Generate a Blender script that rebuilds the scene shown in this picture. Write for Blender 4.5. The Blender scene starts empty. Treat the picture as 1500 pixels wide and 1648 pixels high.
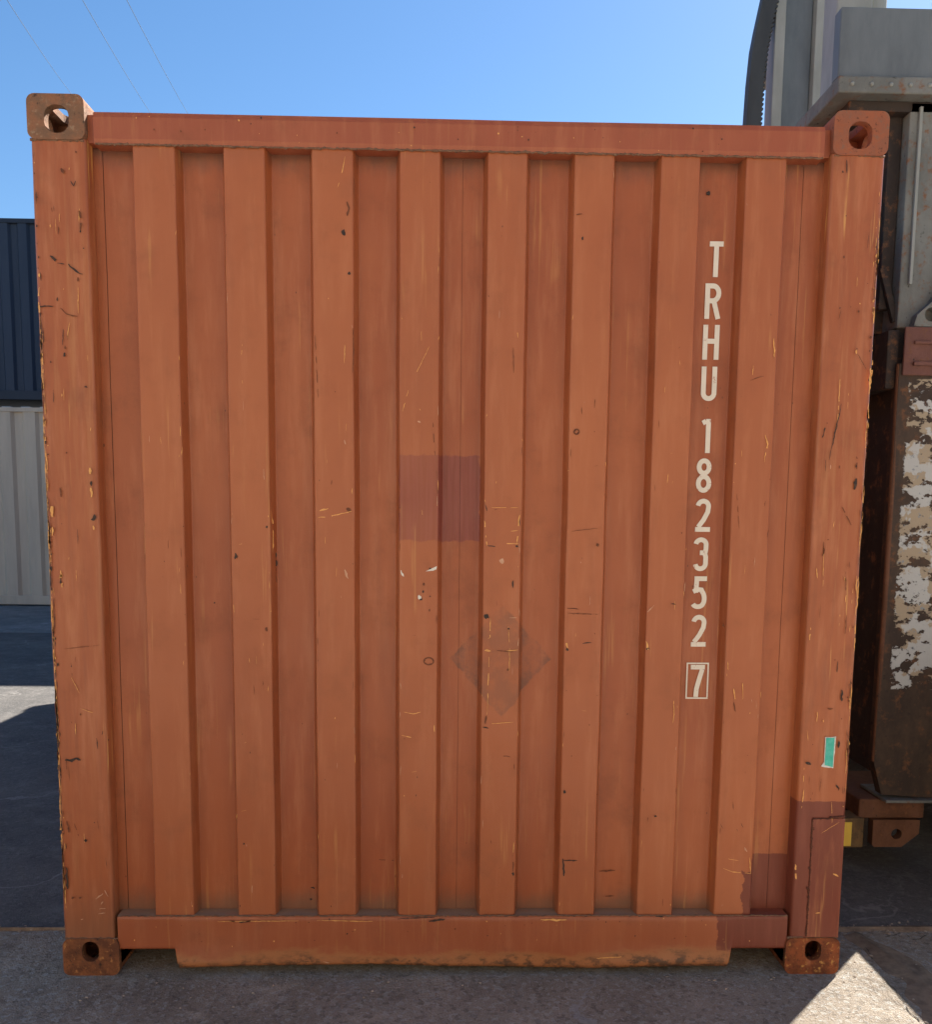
import bpy, bmesh, math, random
from mathutils import Vector, Matrix, noise as mn
random.seed(7)
S = bpy.context.scene
C = S.collection
R = math.radians

# ------------------------------------------------------------------ camera
CAMP = Vector((-.042, -2.695, 1.43)); F = 1451.0; CX, CY = 750.0, 1000.0
ry, rp, rr = R(-1.39), R(-6.59), R(-.58)
M3 = (Matrix.Rotation(ry, 3, 'Z') @ Matrix.Rotation(rp, 3, 'X') @ Matrix.Rotation(rr, 3, 'Y'))
cam_d = bpy.data.cameras.new('camera'); cam = bpy.data.objects.new('camera', cam_d); C.objects.link(cam)
cam_d.sensor_fit = 'VERTICAL'; cam_d.sensor_height = 24; cam_d.sensor_width = 24
cam_d.lens = F / 1648 * 24; cam_d.shift_y = (CY - 824) / 1648; cam_d.shift_x = 0
cam_d.clip_start = .05; cam_d.clip_end = 6000
cam.matrix_world = Matrix.Translation(CAMP) @ (M3 @ Matrix.Rotation(R(90), 3, 'X')).to_4x4()
S.camera = cam

def ray(x, y):
    return M3 @ Vector(((x - CX) / F, 1, -(y - CY) / F))
def at(x, y, Y=0.0):                       # pixel of the photo -> point at depth Y
    d = ray(x, y); return CAMP + d * ((Y - CAMP.y) / d.y)
def gr(x, y):                              # pixel -> point on the ground
    d = ray(x, y); return CAMP + d * (-CAMP.z / d.z)

# ------------------------------------------------------------------ light
SUN_EL, SUN_AZ = 42.5, 42.0
w = bpy.data.worlds.new('World'); S.world = w; w.use_nodes = True
nt = w.node_tree; bg = nt.nodes['Background']
sky = nt.nodes.new('ShaderNodeTexSky'); sky.sky_type = 'NISHITA'; sky.sun_disc = False
sky.sun_elevation = R(SUN_EL); sky.sun_rotation = R(SUN_AZ)
sky.air_density = 1.0; sky.dust_density = .3; sky.ozone_density = 2.0
hs = nt.nodes.new('ShaderNodeHueSaturation'); hs.inputs['Saturation'].default_value = 1.22
nt.links.new(sky.outputs[0], hs.inputs['Color']); nt.links.new(hs.outputs[0], bg.inputs[0]); bg.inputs[1].default_value = .058
sd = bpy.data.lights.new('sun', 'SUN'); sd.energy = 5.0; sd.angle = R(.5); sd.color = (1, .95, .88)
sun = bpy.data.objects.new('sun', sd); C.objects.link(sun)
sdir = Vector((math.sin(R(SUN_AZ)) * math.cos(R(SUN_EL)), math.cos(R(SUN_AZ)) * math.cos(R(SUN_EL)), math.sin(R(SUN_EL))))
sun.rotation_euler = sdir.to_track_quat('Z', 'Y').to_euler(); sun.location = sdir * 40
S.view_settings.view_transform = 'Standard'; S.view_settings.look = 'None'
S.view_settings.gamma = 1; S.view_settings.use_curve_mapping = False
S.view_settings.exposure = 1.6
S.render.engine = 'CYCLES'
S.cycles.max_bounces = 8; S.cycles.diffuse_bounces = 5

# ------------------------------------------------------------------ node helpers
class N:
    def __init__(s, name, rough=.6, metal=0.0, spec=.35):
        s.m = bpy.data.materials.new(name); s.m.use_nodes = True; s.t = s.m.node_tree
        s.b = s.t.nodes['Principled BSDF']; s.b.inputs['Roughness'].default_value = rough
        s.b.inputs['Metallic'].default_value = metal; s.b.inputs['Specular IOR Level'].default_value = spec
        s.co = s.n('ShaderNodeTexCoord').outputs['Object']
    def n(s, t, **k):
        o = s.t.nodes.new(t)
        for a, v in k.items(): setattr(o, a, v)
        return o
    def set(s, sock, v):
        if isinstance(v, bpy.types.NodeSocket): s.t.links.new(v, sock)
        else: sock.default_value = v
    def scale(s, sc, off=(0, 0, 0)):
        m = s.n('ShaderNodeMapping'); s.set(m.inputs[0], s.co); m.inputs['Scale'].default_value = sc; m.inputs['Location'].default_value = off
        return m.outputs[0]
    def noise(s, sc=(1, 1, 1), scale=5., detail=4., rough=.55, off=(0, 0, 0)):
        o = s.n('ShaderNodeTexNoise'); s.set(o.inputs['Vector'], s.scale(sc, off)); o.inputs['Scale'].default_value = scale
        o.inputs['Detail'].default_value = detail; o.inputs['Roughness'].default_value = rough
        return o.outputs[0]
    def vor(s, sc=(1, 1, 1), scale=5., feat='F1', out='Distance', rnd=1.):
        o = s.n('ShaderNodeTexVoronoi', feature=feat); s.set(o.inputs['Vector'], s.scale(sc)); o.inputs['Scale'].default_value = scale
        o.inputs['Randomness'].default_value = rnd
        return o.outputs[out]
    def ramp(s, v, a, b, lo=0., hi=1.):
        o = s.n('ShaderNodeMapRange', interpolation_type='SMOOTHSTEP'); s.set(o.inputs[0], v)
        for i, x in enumerate((a, b, lo, hi)): s.set(o.inputs[i + 1], x)
        return o.outputs[0]
    def ma(s, op, a, b=0., c=0.):
        o = s.n('ShaderNodeMath', operation=op); s.set(o.inputs[0], a); s.set(o.inputs[1], b); s.set(o.inputs[2], c); return o.outputs[0]
    def mix(s, f, a, b, mode='MIX'):
        o = s.n('ShaderNodeMix', data_type='RGBA', blend_type=mode); s.set(o.inputs[0], f)
        for i, v in ((6, a), (7, b)): s.set(o.inputs[i], v if isinstance(v, bpy.types.NodeSocket) else (*v, 1))
        return o.outputs[2]
    def xyz(s):
        o = s.n('ShaderNodeSeparateXYZ'); s.set(o.inputs[0], s.co); return o.outputs
    def box(s, x0, x1, z0, z1, wob=.004, soft=.002, sc=30.):
        X, Y, Z = s.xyz()
        w1 = s.ma('MULTIPLY', s.ma('SUBTRACT', s.noise(scale=sc, detail=3), .5), wob * 4)
        X = s.ma('ADD', X, w1); Z = s.ma('SUBTRACT', Z, w1)
        m = s.ma('MULTIPLY', s.ramp(X, x0 - soft, x0 + soft), s.ramp(X, x1 + soft, x1 - soft))
        return s.ma('MULTIPLY', m, s.ma('MULTIPLY', s.ramp(Z, z0 - soft, z0 + soft), s.ramp(Z, z1 + soft, z1 - soft)))
    def bump(s, h, d=.002, st=1.):
        o = s.n('ShaderNodeBump'); o.inputs['Distance'].default_value = d; o.inputs['Strength'].default_value = st; s.set(o.inputs['Height'], h)
        if s.b.inputs['Normal'].links: s.set(o.inputs['Normal'], s.b.inputs['Normal'].links[0].from_socket)
        s.set(s.b.inputs['Normal'], o.outputs[0])
    def edge(s, r=.004, lo=.05, hi=.35):
        bv = s.n('ShaderNodeBevel'); bv.samples = 4; bv.inputs[0].default_value = r
        g = s.n('ShaderNodeNewGeometry'); d = s.n('ShaderNodeVectorMath', operation='DOT_PRODUCT')
        s.set(d.inputs[0], bv.outputs[0]); s.set(d.inputs[1], g.outputs['Normal'])
        return s.ramp(s.ma('SUBTRACT', 1, d.outputs['Value']), lo, hi)
    def end(s, col, rough=None):
        s.set(s.b.inputs['Base Color'], col if isinstance(col, bpy.types.NodeSocket) else (*col, 1))
        if rough is not None: s.set(s.b.inputs['Roughness'], rough)
        return s.m

RUST = (.075, .028, .012); RUST2 = (.16, .060, .020); PRIMER = (.66, .34, .10); DIRT = (.12, .085, .055); DARK = (.022, .017, .014)
PAINT = (.315, .079, .026); PAINT2 = (.390, .110, .036); REP = (.165, .037, .019)

def paint(name, wear=.3, streak=.3, rustz=None, repaint=None, edges=0., extra=None, base=PAINT, base2=PAINT2, specks=.3):
    s = N(name, rough=.42, spec=.4)
    big = s.noise((1, 1, .45), 1.7, 4, .6)
    col = s.mix(s.ramp(big, .3, .7), base, base2)
    fine = s.noise((1, 1, .12), 26, 5, .65, (3, 1, 0))
    col = s.mix(s.ma('MULTIPLY', s.ramp(fine, .45, .75), .45 * streak / .3), col, (.48, .175, .075))
    dk = s.noise((1, 1, .10), 14, 5, .7, (7, 2, 5))
    col = s.mix(s.ma('MULTIPLY', s.ramp(dk, .52, .78), streak), col, (.20, .058, .026))
    cl = s.noise((1, 1, 1), 7, 6, .7, (1, 9, 2))
    col = s.mix(s.ma('MULTIPLY', s.ramp(cl, .50, .74), .42), col, (.20, .066, .028))
    if extra: col = extra(s, col)
    if repaint:
        for b in repaint:
            m = s.box(*b[:4], wob=b[4] if len(b) > 4 else .004)
            col = s.mix(s.ma('MULTIPLY', m, .93), col, s.mix(s.ramp(fine, .4, .7), REP, (.20, .050, .028)))
    # vertical rub marks showing ochre primer
    sc = s.noise((1, 1, .035), 60, 3, .6, (0, 4, 11)); pl = s.noise((1, 1, .5), 4.5, 3, .6, (5, 5, 5))
    m = s.ma('MULTIPLY', s.ramp(sc, .60, .68), s.ramp(pl, .50, .62))
    col = s.mix(s.ma('MULTIPLY', m, wear), col, PRIMER)
    # small chips and rust specks
    v = s.vor((1, 1, .6), 38); vm = s.noise((1, 1, 1), 6, 3, .6, (2, 8, 4))
    m2 = s.ma('MULTIPLY', s.ramp(v, .10, .05), s.ramp(vm, .60, .66))
    col = s.mix(s.ma('MULTIPLY', m2, specks * 2), col, RUST)
    rg = s.ma('ADD', s.ma('MULTIPLY', s.ramp(cl, .3, .8), .2), .36)
    if edges:
        e = s.edge(); en = s.noise((1, 1, .25), 22, 5, .7, (8, 8, 8))
        col = s.mix(s.ma('MULTIPLY', s.ma('MULTIPLY', e, s.ramp(en, .50, .58)), edges), col, PRIMER)
        col = s.mix(s.ma('MULTIPLY', s.ma('MULTIPLY', e, s.ramp(en, .44, .36)), edges), col, RUST)
    if rustz:
        z0, z1, amt = rustz                        # worn band along the lower edge
        Z = s.xyz()[2]
        rn = s.noise((.4, 1, 1), 9, 7, .72, (6, 3, 1))
        g = s.ma('ADD', s.ramp(Z, z1, z0), s.ma('MULTIPLY', s.ma('SUBTRACT', rn, .5), 1.7))
        col = s.mix(s.ma('MULTIPLY', s.ramp(g, .45, .75), amt), col, (.38, .145, .052))
        rn2 = s.noise((.6, 1, 1), 34, 6, .7, (1, 3, 1))
        g2 = s.ma('MULTIPLY', s.ramp(g, .6, 1.0), s.ramp(rn2, .44, .58))
        col = s.mix(s.ma('MULTIPLY', g2, amt), col, (.10, .050, .025))
    s.bump(s.noise((1, 1, .3), 2.2, 2, .5), .035, .4)
    s.bump(s.noise(scale=160, detail=3), .0006, .35)
    return s.end(col, rg)

def rusty(name, base, other, sc=9., chips=None, spec=.3, rough=.75):
    s = N(name, rough=rough, spec=spec)
    a = s.noise((1, 1, .6), sc, 8, .72); b = s.noise((1, 1, 1), sc * 4, 6, .7, (4, 4, 4))
    col = s.mix(s.ramp(a, .38, .62), base, other)
    col = s.mix(s.ramp(b, .52, .72), col, (.20, .085, .035))
    col = s.mix(s.ramp(b, .40, .28), col, DARK)
    if chips: col = chips(s, col)
    s.bump(b, .004, .6); s.bump(s.noise(scale=120, detail=3), .001, .6)
    return s.end(col)

def flat(name, c, c2=None, rough=.6, sc=8., stretch=(1, 1, .3), metal=0., bumpd=.001):
    s = N(name, rough=rough, metal=metal)
    a = s.noise(stretch, sc, 6, .65)
    col = s.mix(s.ramp(a, .35, .7), c, c2 or tuple(x * .7 for x in c))
    s.bump(a, bumpd, .5)
    return s.end(col)

# ------------------------------------------------------------------ mesh helpers
def link(name, me, mat=None, parent=None, kind=None, label=None):
    o = bpy.data.objects.new(name, me); C.objects.link(o)
    if mat:
        for m in (mat if isinstance(mat, (list, tuple)) else [mat]): me.materials.append(m)
    if parent: o.parent = parent
    if kind: o['kind'] = kind
    if label: o['label'] = label
    return o
def obj(name, bm, mat=None, parent=None, smooth=False, **k):
    me = bpy.data.meshes.new(name); bm.normal_update(); bm.to_mesh(me); bm.free()
    if smooth:
        me.polygons.foreach_set('use_smooth', [True] * len(me.polygons))
    return link(name, me, mat, parent, **k)
def thing(name, label, cat, loc=(0, 0, 0), group=None):
    o = bpy.data.objects.new(name, None); C.objects.link(o); o.location = loc; o.empty_display_size = .2
    o['label'] = label; o['category'] = cat
    if group: o['group'] = group
    return o
def box(bm, x0, x1, y0, y1, z0, z1, bev=0.):
    r = bmesh.ops.create_cube(bm, size=1); v = r['verts']
    for p in v: p.co = Vector(((x0 + x1) / 2 + p.co.x * (x1 - x0), (y0 + y1) / 2 + p.co.y * (y1 - y0), (z0 + z1) / 2 + p.co.z * (z1 - z0)))
    if bev:
        es = list({e for p in v for e in p.link_edges})
        bmesh.ops.bevel(bm, geom=es, offset=bev, segments=2, affect='EDGES', profile=.5)
    return bm
def bx(*a, bev=0.): return box(bmesh.new(), *a, bev=bev)
def prism(pts, y0, y1, axis='Y', bm=None):
    """closed outline of (a,b) extruded along an axis"""
    bm = bm or bmesh.new()
    mk = {'Y': lambda a, b, t: (a, t, b), 'X': lambda a, b, t: (t, a, b), 'Z': lambda a, b, t: (a, b, t)}[axis]
    A = [bm.verts.new(mk(a, b, y0)) for a, b in pts]; B = [bm.verts.new(mk(a, b, y1)) for a, b in pts]
    n = len(pts)
    bm.faces.new(A); bm.faces.new(B[::-1])
    for i in range(n): bm.faces.new((A[i], B[i], B[(i + 1) % n], A[(i + 1) % n]))
    bmesh.ops.recalc_face_normals(bm, faces=bm.faces[:])
    return bm
def tube(bm, pts, r, seg=8, jitter=0.):
    rings = []
    for i, p in enumerate(pts):
        a = Vector(pts[max(0, i - 1)]); b = Vector(pts[min(len(pts) - 1, i + 1)]); d = (b - a).normalized()
        u = d.orthogonal().normalized() if i == 0 else (rings_u - d * rings_u.dot(d)).normalized()
        rings_u = u; v = d.cross(u); rad = r * (1 + random.uniform(-jitter, jitter))
        rings.append([bm.verts.new(Vector(p) + (u * math.cos(t) + v * math.sin(t)) * rad) for t in (2 * math.pi * k / seg for k in range(seg))])
    for a, b in zip(rings, rings[1:]):
        for k in range(seg): bm.faces.new((a[k], a[(k + 1) % seg], b[(k + 1) % seg], b[k]))
    bm.faces.new(rings[0][::-1]); bm.faces.new(rings[-1])
    return bm
def rect_round(x0, x1, z0, z1, r, seg=4):
    pts = []
    for cx, cz, a0 in ((x1 - r, z1 - r, 0), (x0 + r, z1 - r, 90), (x0 + r, z0 + r, 180), (x1 - r, z0 + r, 270)):
        for k in range(seg + 1):
            t = R(a0 + 90 * k / seg); pts.append((cx + r * math.cos(t), cz + r * math.sin(t)))
    return pts
def boolean(base, cutters):
    o = bpy.data.objects.new('tmp', base); C.objects.link(o); cs = []
    for c in cutters:
        co = bpy.data.objects.new('tmpc', c); C.objects.link(co); cs.append(co)
        m = o.modifiers.new('b', 'BOOLEAN'); m.operation = 'DIFFERENCE'; m.object = co; m.solver = 'EXACT'
    dg = bpy.context.evaluated_depsgraph_get(); me = bpy.data.meshes.new_from_object(o.evaluated_get(dg))
    for q in cs + [o]: bpy.data.objects.remove(q)
    return me
def tomesh(bm, name='m'):
    bmesh.ops.recalc_face_normals(bm, faces=bm.faces[:]); me = bpy.data.meshes.new(name); bm.to_mesh(me); bm.free(); return me

# ================================================================== GROUND
def ground_mat(name, c1, c2, grain, fleck, flow=.0, wetness=0.):
    s = N(name, rough=.9, spec=.2)
    a = s.noise((1, 1, 1), .9, 6, .65); b = s.noise((1, 1, 1), 5, 8, .7, (3, 3, 3)); f = s.noise((1, 1, 1), 85, 5, .8)
    g = s.vor((1, 1, 1), 150)
    col = s.mix(s.ramp(a, .35, .65), c1, c2)
    col = s.mix(s.ma('MULTIPLY', s.ramp(b, .5, .72), .55), col, tuple(x * 1.7 for x in c2))
    col = s.mix(s.ma('MULTIPLY', s.ramp(b, .48, .3), .6), col, tuple(x * .55 for x in c1))
    f2 = s.noise((1, 1, 1), 210, 4, .8, (2, 1, 0)); st = s.vor((1, 1, 1), 75, out='Color'); sx_ = s.n('ShaderNodeSeparateColor'); s.set(sx_.inputs[0], st)
    col = s.mix(s.ma('MULTIPLY', s.ramp(sx_.outputs[0], .72, .95), fleck * .7), col, tuple(min(.6, x * 1.9) for x in c2))
    col = s.mix(s.ma('MULTIPLY', s.ramp(sx_.outputs[1], .75, .95), fleck * .8), col, tuple(x * .42 for x in c1))
    col = s.mix(s.ma('MULTIPLY', s.ramp(f, .54, .62), fleck), col, tuple(min(.6, x * 2.0) for x in c2))
    col = s.mix(s.ma('MULTIPLY', s.ramp(f2, .47, .38), .7 * min(1, fleck + .3)), col, tuple(x * .35 for x in c1))
    # cracks: thin pale wandering lines
    o = s.n('ShaderNodeTexVoronoi', feature='DISTANCE_TO_EDGE'); o.inputs['Scale'].default_value = .8
    vm = s.n('ShaderNodeVectorMath', operation='ADD'); nz = s.n('ShaderNodeTexNoise'); nz.inputs['Scale'].default_value = 3.; nz.inputs['Detail'].default_value = 6
    s.set(nz.inputs['Vector'], s.co); s.set(vm.inputs[0], s.co)
    sc = s.n('ShaderNodeVectorMath', operation='SCALE'); s.set(sc.inputs[0], nz.outputs['Color']); sc.inputs['Scale'].default_value = .8
    s.set(vm.inputs[1], sc.outputs[0]); s.set(o.inputs['Vector'], vm.outputs[0])
    ck = s.ma('MULTIPLY', s.ramp(o.outputs['Distance'], .012, .002), s.ramp(a, .42, .6))
    col = s.mix(s.ma('MULTIPLY', ck, .5), col, tuple(min(.5, x * 2.2 + .02) for x in c2))
    s.bump(b, .012, .5); s.bump(s.ma('ADD', s.ma('ADD', f, f2), s.ma('MULTIPLY', g, .6)), grain, 1.)
    return s.end(col)
m_near = ground_mat('worn concrete', (.33, .270, .205), (.44, .37, .29), .009, .55)
m_mid = ground_mat('dark smooth asphalt', (.105, .100, .094), (.15, .138, .125), .003, .3)
m_far = ground_mat('pale yard concrete', (.17, .17, .165), (.25, .24, .23), .004, .3)
m_yard = ground_mat('pale bounce concrete', (.34, .315, .28), (.42, .395, .36), .003, .3)  # unseen ground behind the camera, made pale to bounce light onto the wall
m_soil = flat('joint dirt', (.26, .185, .12), (.13, .09, .06), .95, 18., (1, 1, 1), 0, .006)

def slab(name, x0, x1, y0, y1, mat, z=0., ragged=(0, 0)):
    bm = bmesh.new(); xs = sorted(set([x0, x1] + [x0 + (x1 - x0) * i / 60 for i in range(61)] + ([i * .05 for i in range(-80, 81)] if ragged != (0, 0) else [])))
    fr = []; bk = []; frd = []; bkd = []
    for x in xs:
        j0 = mn.noise(Vector((x * 7, 1, 3))) * ragged[0]; j1 = mn.noise(Vector((x * 7, 5, 9))) * ragged[1]
        fr.append(bm.verts.new((x, y0 + j0, z))); bk.append(bm.verts.new((x, y1 + j1, z)))
        frd.append(bm.verts.new((x, y0 + j0, z - .03))); bkd.append(bm.verts.new((x, y1 + j1, z - .03)))
    for i in range(len(xs) - 1):
        bm.faces.new((fr[i], fr[i + 1], bk[i + 1], bk[i])); bm.faces.new((frd[i], frd[i + 1], fr[i + 1], fr[i])); bm.faces.new((bk[i], bk[i + 1], bkd[i + 1], bkd[i]))
    return obj(name, bm, mat, kind='structure')
bm = bmesh.new(); bmesh.ops.create_grid(bm, x_segments=1, y_segments=1, size=1500); o = obj('ground', bm, m_soil, kind='structure'); o.location.z = -.014
slab('pavement', -60, 60, -1.6, .30, m_near, ragged=(.01, .012))
slab('pavement', -60, 60, -60, -1.625, m_yard, ragged=(0, .01))
slab('pavement', -60, 60, .325, 8.15, m_mid, ragged=(.012, .012))
slab('pavement', -60, 60, 8.165, 80, m_far, ragged=(.012, 0))
# dirt gathered along the joint and the broken strip beside the container
bm = bmesh.new()
def strip(bm, pts, z=-.003):
    n = len(pts); prev = None
    for i in range(n - 1):
        (ax, ay, aw), (bx_, by, bw) = pts[i], pts[i + 1]; K = 24
        for k in range(K + (i == n - 2)):
            t = k / K; x = ax + (bx_ - ax) * t; y = ay + (by - ay) * t; w_ = aw + (bw - aw) * t
            d = Vector((bx_ - ax, by - ay)).normalized(); nx, ny = -d.y, d.x
            a = w_ * (1 + .8 * mn.noise(Vector((x * 9, y * 9, 1)))); b = w_ * (1 + .8 * mn.noise(Vector((x * 9, y * 9, 7))))
            q = [bm.verts.new((x + nx * a, y + ny * a, z)), bm.verts.new((x, y, z + .011)), bm.verts.new((x - nx * b, y - ny * b, z))]
            if prev: bm.faces.new((prev[0], prev[1], q[1], q[0])); bm.faces.new((prev[1], prev[2], q[2], q[1]))
            prev = q
strip(bm, [(1.1, .31, .035), (1.6, .31, .03), (3.2, .30, .02)])
strip(bm, [(1.40, .27, .055), (1.46, .0, .10), (1.45, -.35, .12), (1.5, -.8, .13)])
strip(bm, [(-3.2, .31, .006), (-1.2, .31, .008)])
obj('dirt_strip', bm, m_soil, kind='structure')

# ================================================================== THE CONTAINER
cont = thing('shipping_container', 'rust-orange shipping container seen end on, corrugated wall with white letters running down it', 'shipping container')
# --- wall profile (x, y): ribs proud at y=.008, floors at y=.047
RIBS = [(-.934, -.816), (-.678, -.562), (-.428, -.312), (-.178, -.063), (.074, .186), (.323, .436), (.572, .684), (.818, .933)]
YR, YF, SW = .008, .054, .011
def profile():
    p = [(-1.066, YF)]
    for a, b in RIBS: p += [(a - SW, YF), (a, YR), (b, YR), (b + SW, YF)]
    return p + [(1.066, YF)]
PROF = profile()
def surf_y(x):
    for (x0, y0), (x1, y1) in zip(PROF, PROF[1:]):
        if x0 <= x <= x1: return y0 + (y1 - y0) * (x - x0) / max(1e-6, x1 - x0)
    return 0.
def soften(p, r=.005):
    out = [p[0]]
    for i in range(1, len(p) - 1):
        a, b, c = (Vector(q) for q in p[i - 1:i + 2]); u = (a - b).normalized(); v = (c - b).normalized()
        for t in (0, .25, .5, .75, 1):
            q0 = b + u * r; q2 = b + v * r; out.append(tuple(q0 * (1 - t) ** 2 + b * 2 * t * (1 - t) + q2 * t * t))
    return out + [p[-1]]
DENTS = [(.125, 1.36, .05, .09, .006), (-.12, 1.48, .05, .06, .005), (-.62, 1.30, .05, .12, .004), (.13, .95, .05, .10, .005), (-.35, 1.45, .05, .05, .005),
         (.38, 1.0, .05, .12, .004), (-.12, 1.12, .04, .05, .006), (.12, .70, .04, .05, .006), (.63, 1.1, .05, .1, .003), (.87, .36, .05, .07, .005), (-.12, .75, .05, .12, .003)]
def dentf(x, z):
    d = .0030 * mn.noise(Vector((x * 2.1, 3, z * 1.6))) + .0016 * mn.noise(Vector((x * 9, 6, z * 5)))
    for cx, cz, rx, rz, a in DENTS:
        q = ((x - cx) / rx) ** 2 + ((z - cz) / rz) ** 2
        if q < 4: d += a * math.exp(-q)
    return d
def wall_extra(s, col):
    # rectangle of plum overpaint, brush-streaked
    br = s.noise((1, 1, .03), 90, 4, .6, (2, 2, 2))
    m = s.box(-.1795, .062, 1.358, 1.612, wob=.006, soft=.003)
    col = s.mix(s.ma('MULTIPLY', m, s.ramp(br, .25, .75, .72, .95)), col, s.mix(s.ramp(br, .35, .65), (.185, .036, .024), (.245, .060, .042)))
    # ghost of a removed diamond placard
    X, Y, Z = s.xyz(); wv = s.ma('MULTIPLY', s.ma('SUBTRACT', s.noise(scale=22, detail=4), .5), .035)
    d = s.ma('ADD', s.ma('ABSOLUTE', s.ma('SUBTRACT', X, .134)), s.ma('MULTIPLY', s.ma('ABSOLUTE', s.ma('SUBTRACT', Z, .996)), .9))
    d = s.ma('ADD', d, wv); ins = s.ramp(d, .160, .152); rim = s.ma('MULTIPLY', ins, s.ramp(d, .10, .155, .75, 1.))
    gn = s.noise((1, 1, 1), 12, 5, .7, (9, 1, 1))
    col = s.mix(s.ma('MULTIPLY', rim, s.ramp(gn, .36, .60, .08, .72)), col, (.14, .060, .036))
    # grime low in the grooves; up top, grime and the rail's shade painted together
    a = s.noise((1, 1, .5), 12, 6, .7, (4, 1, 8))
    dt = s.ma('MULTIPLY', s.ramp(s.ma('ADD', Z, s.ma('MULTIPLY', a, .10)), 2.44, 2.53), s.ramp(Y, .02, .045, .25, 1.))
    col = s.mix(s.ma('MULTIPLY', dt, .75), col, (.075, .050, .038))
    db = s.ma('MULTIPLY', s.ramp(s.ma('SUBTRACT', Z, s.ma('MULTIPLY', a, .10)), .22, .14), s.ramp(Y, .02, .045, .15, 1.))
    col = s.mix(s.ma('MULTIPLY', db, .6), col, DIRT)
    # lighter worn rib faces
    col = s.mix(s.ma('MULTIPLY', s.ramp(Y, .016, .008), .30), col, (.44, .135, .046))
    return col
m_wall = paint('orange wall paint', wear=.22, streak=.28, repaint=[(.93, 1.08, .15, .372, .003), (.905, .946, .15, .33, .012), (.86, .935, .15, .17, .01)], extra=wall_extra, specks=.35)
def make_wall(name, x0, x1, yoff=0.):
    pr = [(x, y) for x, y in soften(PROF) if x0 < x < x1]
    def yy(x):
        return surf_y(x)
    pr = [(x0, yy(x0))] + pr + [(x1, yy(x1))]
    bm = bmesh.new(); Z0, Z1, K = .187, 2.47, 110; rows = []
    for k in range(K + 1):
        z = Z0 + (Z1 - Z0) * k / K
        rows.append([bm.verts.new((x + .0018 * mn.noise(Vector((round(x * 4), 2, z * 3))) * (1 if x0 + .01 < x < x1 - .01 else 0), y + yoff + dentf(x, z), z)) for x, y in pr])
    for a, b in zip(rows, rows[1:]):
        for i in range(len(pr) - 1): bm.faces.new((a[i], a[i + 1], b[i + 1], b[i]))
    # turned back edge at the plate's side, gives the seam its depth
    return obj(name, bm, m_wall, cont, smooth=True)
make_wall('wall_panel', -1.0325, .0022); make_wall('wall_panel', .0030, 1.0008, .0012)
make_wall('wall_edge_strip', -1.066, -1.0338, -.001); make_wall('wall_edge_strip', 1.0014, 1.066, -.0002)
m_seam = flat('dark seam backing', (.045, .020, .014), None, .9)  # dark strip behind the plate joints
bm = bmesh.new()
for x in (-1.0333, .0018, 1.0012): box(bm, x - .008, x + .008, YF + .006, YF + .012, .19, 2.46)
obj('seam_backing', bm, m_seam, cont)

# --- rails
m_rail = paint('orange rail paint', wear=.12, streak=.25, edges=.5, specks=.2, base=(.30, .072, .030), base2=(.35, .095, .040))
def low_extra(s, col):
    X, Y, Z = s.xyz(); a = s.noise((.5, 1, 1), 16, 6, .7, (4, 1, 8))
    top = s.ramp(s.ma('ADD', Z, s.ma('MULTIPLY', s.ma('SUBTRACT', a, .5), .004)), .189, .1905)
    return s.mix(s.ma('MULTIPLY', top, .85), col, (.20, .135, .088))
m_low = paint('lower rail paint', wear=.15, streak=.2, edges=.35, rustz=(.020, .140, .95), repaint=[(.828, 1.08, .07, .25, .008)], specks=.5, extra=low_extra, base=(.31, .080, .030), base2=(.37, .108, .040))
def sheet_rail(name, x0, x1, z0, z1, mat, depth, nx, nz, fn, top=True):
    bm = bmesh.new(); g = []
    for k in range(nz + 1):
        row = []
        for i in range(nx + 1):
            x = x0 + (x1 - x0) * i / nx; t = k / nz; z = z0 + (z1 - z0) * t
            dx, dy, dz = fn(x, t); row.append(bm.verts.new((x + dx, dy, z + dz)))
        g.append(row)
    for a, b in zip(g, g[1:]):
        for i in range(nx): bm.faces.new((a[i], a[i + 1], b[i + 1], b[i]))
    for row, flip in ((g[-1], 0), (g[0], 1)):
        bk = [bm.verts.new((v.co.x, depth, v.co.z)) for v in row]
        for i in range(nx):
            f = (row[i], row[i + 1], bk[i + 1], bk[i]); bm.faces.new(f[::-1] if flip else f)
    for col_, flip in (([r[0] for r in g], 0), ([r[-1] for r in g], 1)):
        bk = [bm.verts.new((v.co.x, depth, v.co.z)) for v in col_]
        for i in range(nz):
            f = (col_[i], col_[i + 1], bk[i + 1], bk[i]); bm.faces.new(f[::-1] if flip else f)
    return obj(name, bm, mat, cont)
def topfn(x, t):
    y = .001 + .002 * mn.noise(Vector((x * 2, t, 4))); rnd = .004 * (1 if t in (0, 1) else 0)
    return 0, y + rnd, (.002 * mn.noise(Vector((x * 3, 8, 1))) if t > .5 else .0025 * mn.noise(Vector((x * 9, 2, 1))))
sheet_rail('top_rail', -1.038, 1.038, 2.463, 2.549, m_rail, .075, 120, 6, topfn)
for sx in (-1, 1): obj('rail_end_plate', bx(*sorted((sx * 1.038, sx * 1.075)), .018, .07, 2.4705, 2.546), m_rail, cont)
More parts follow.
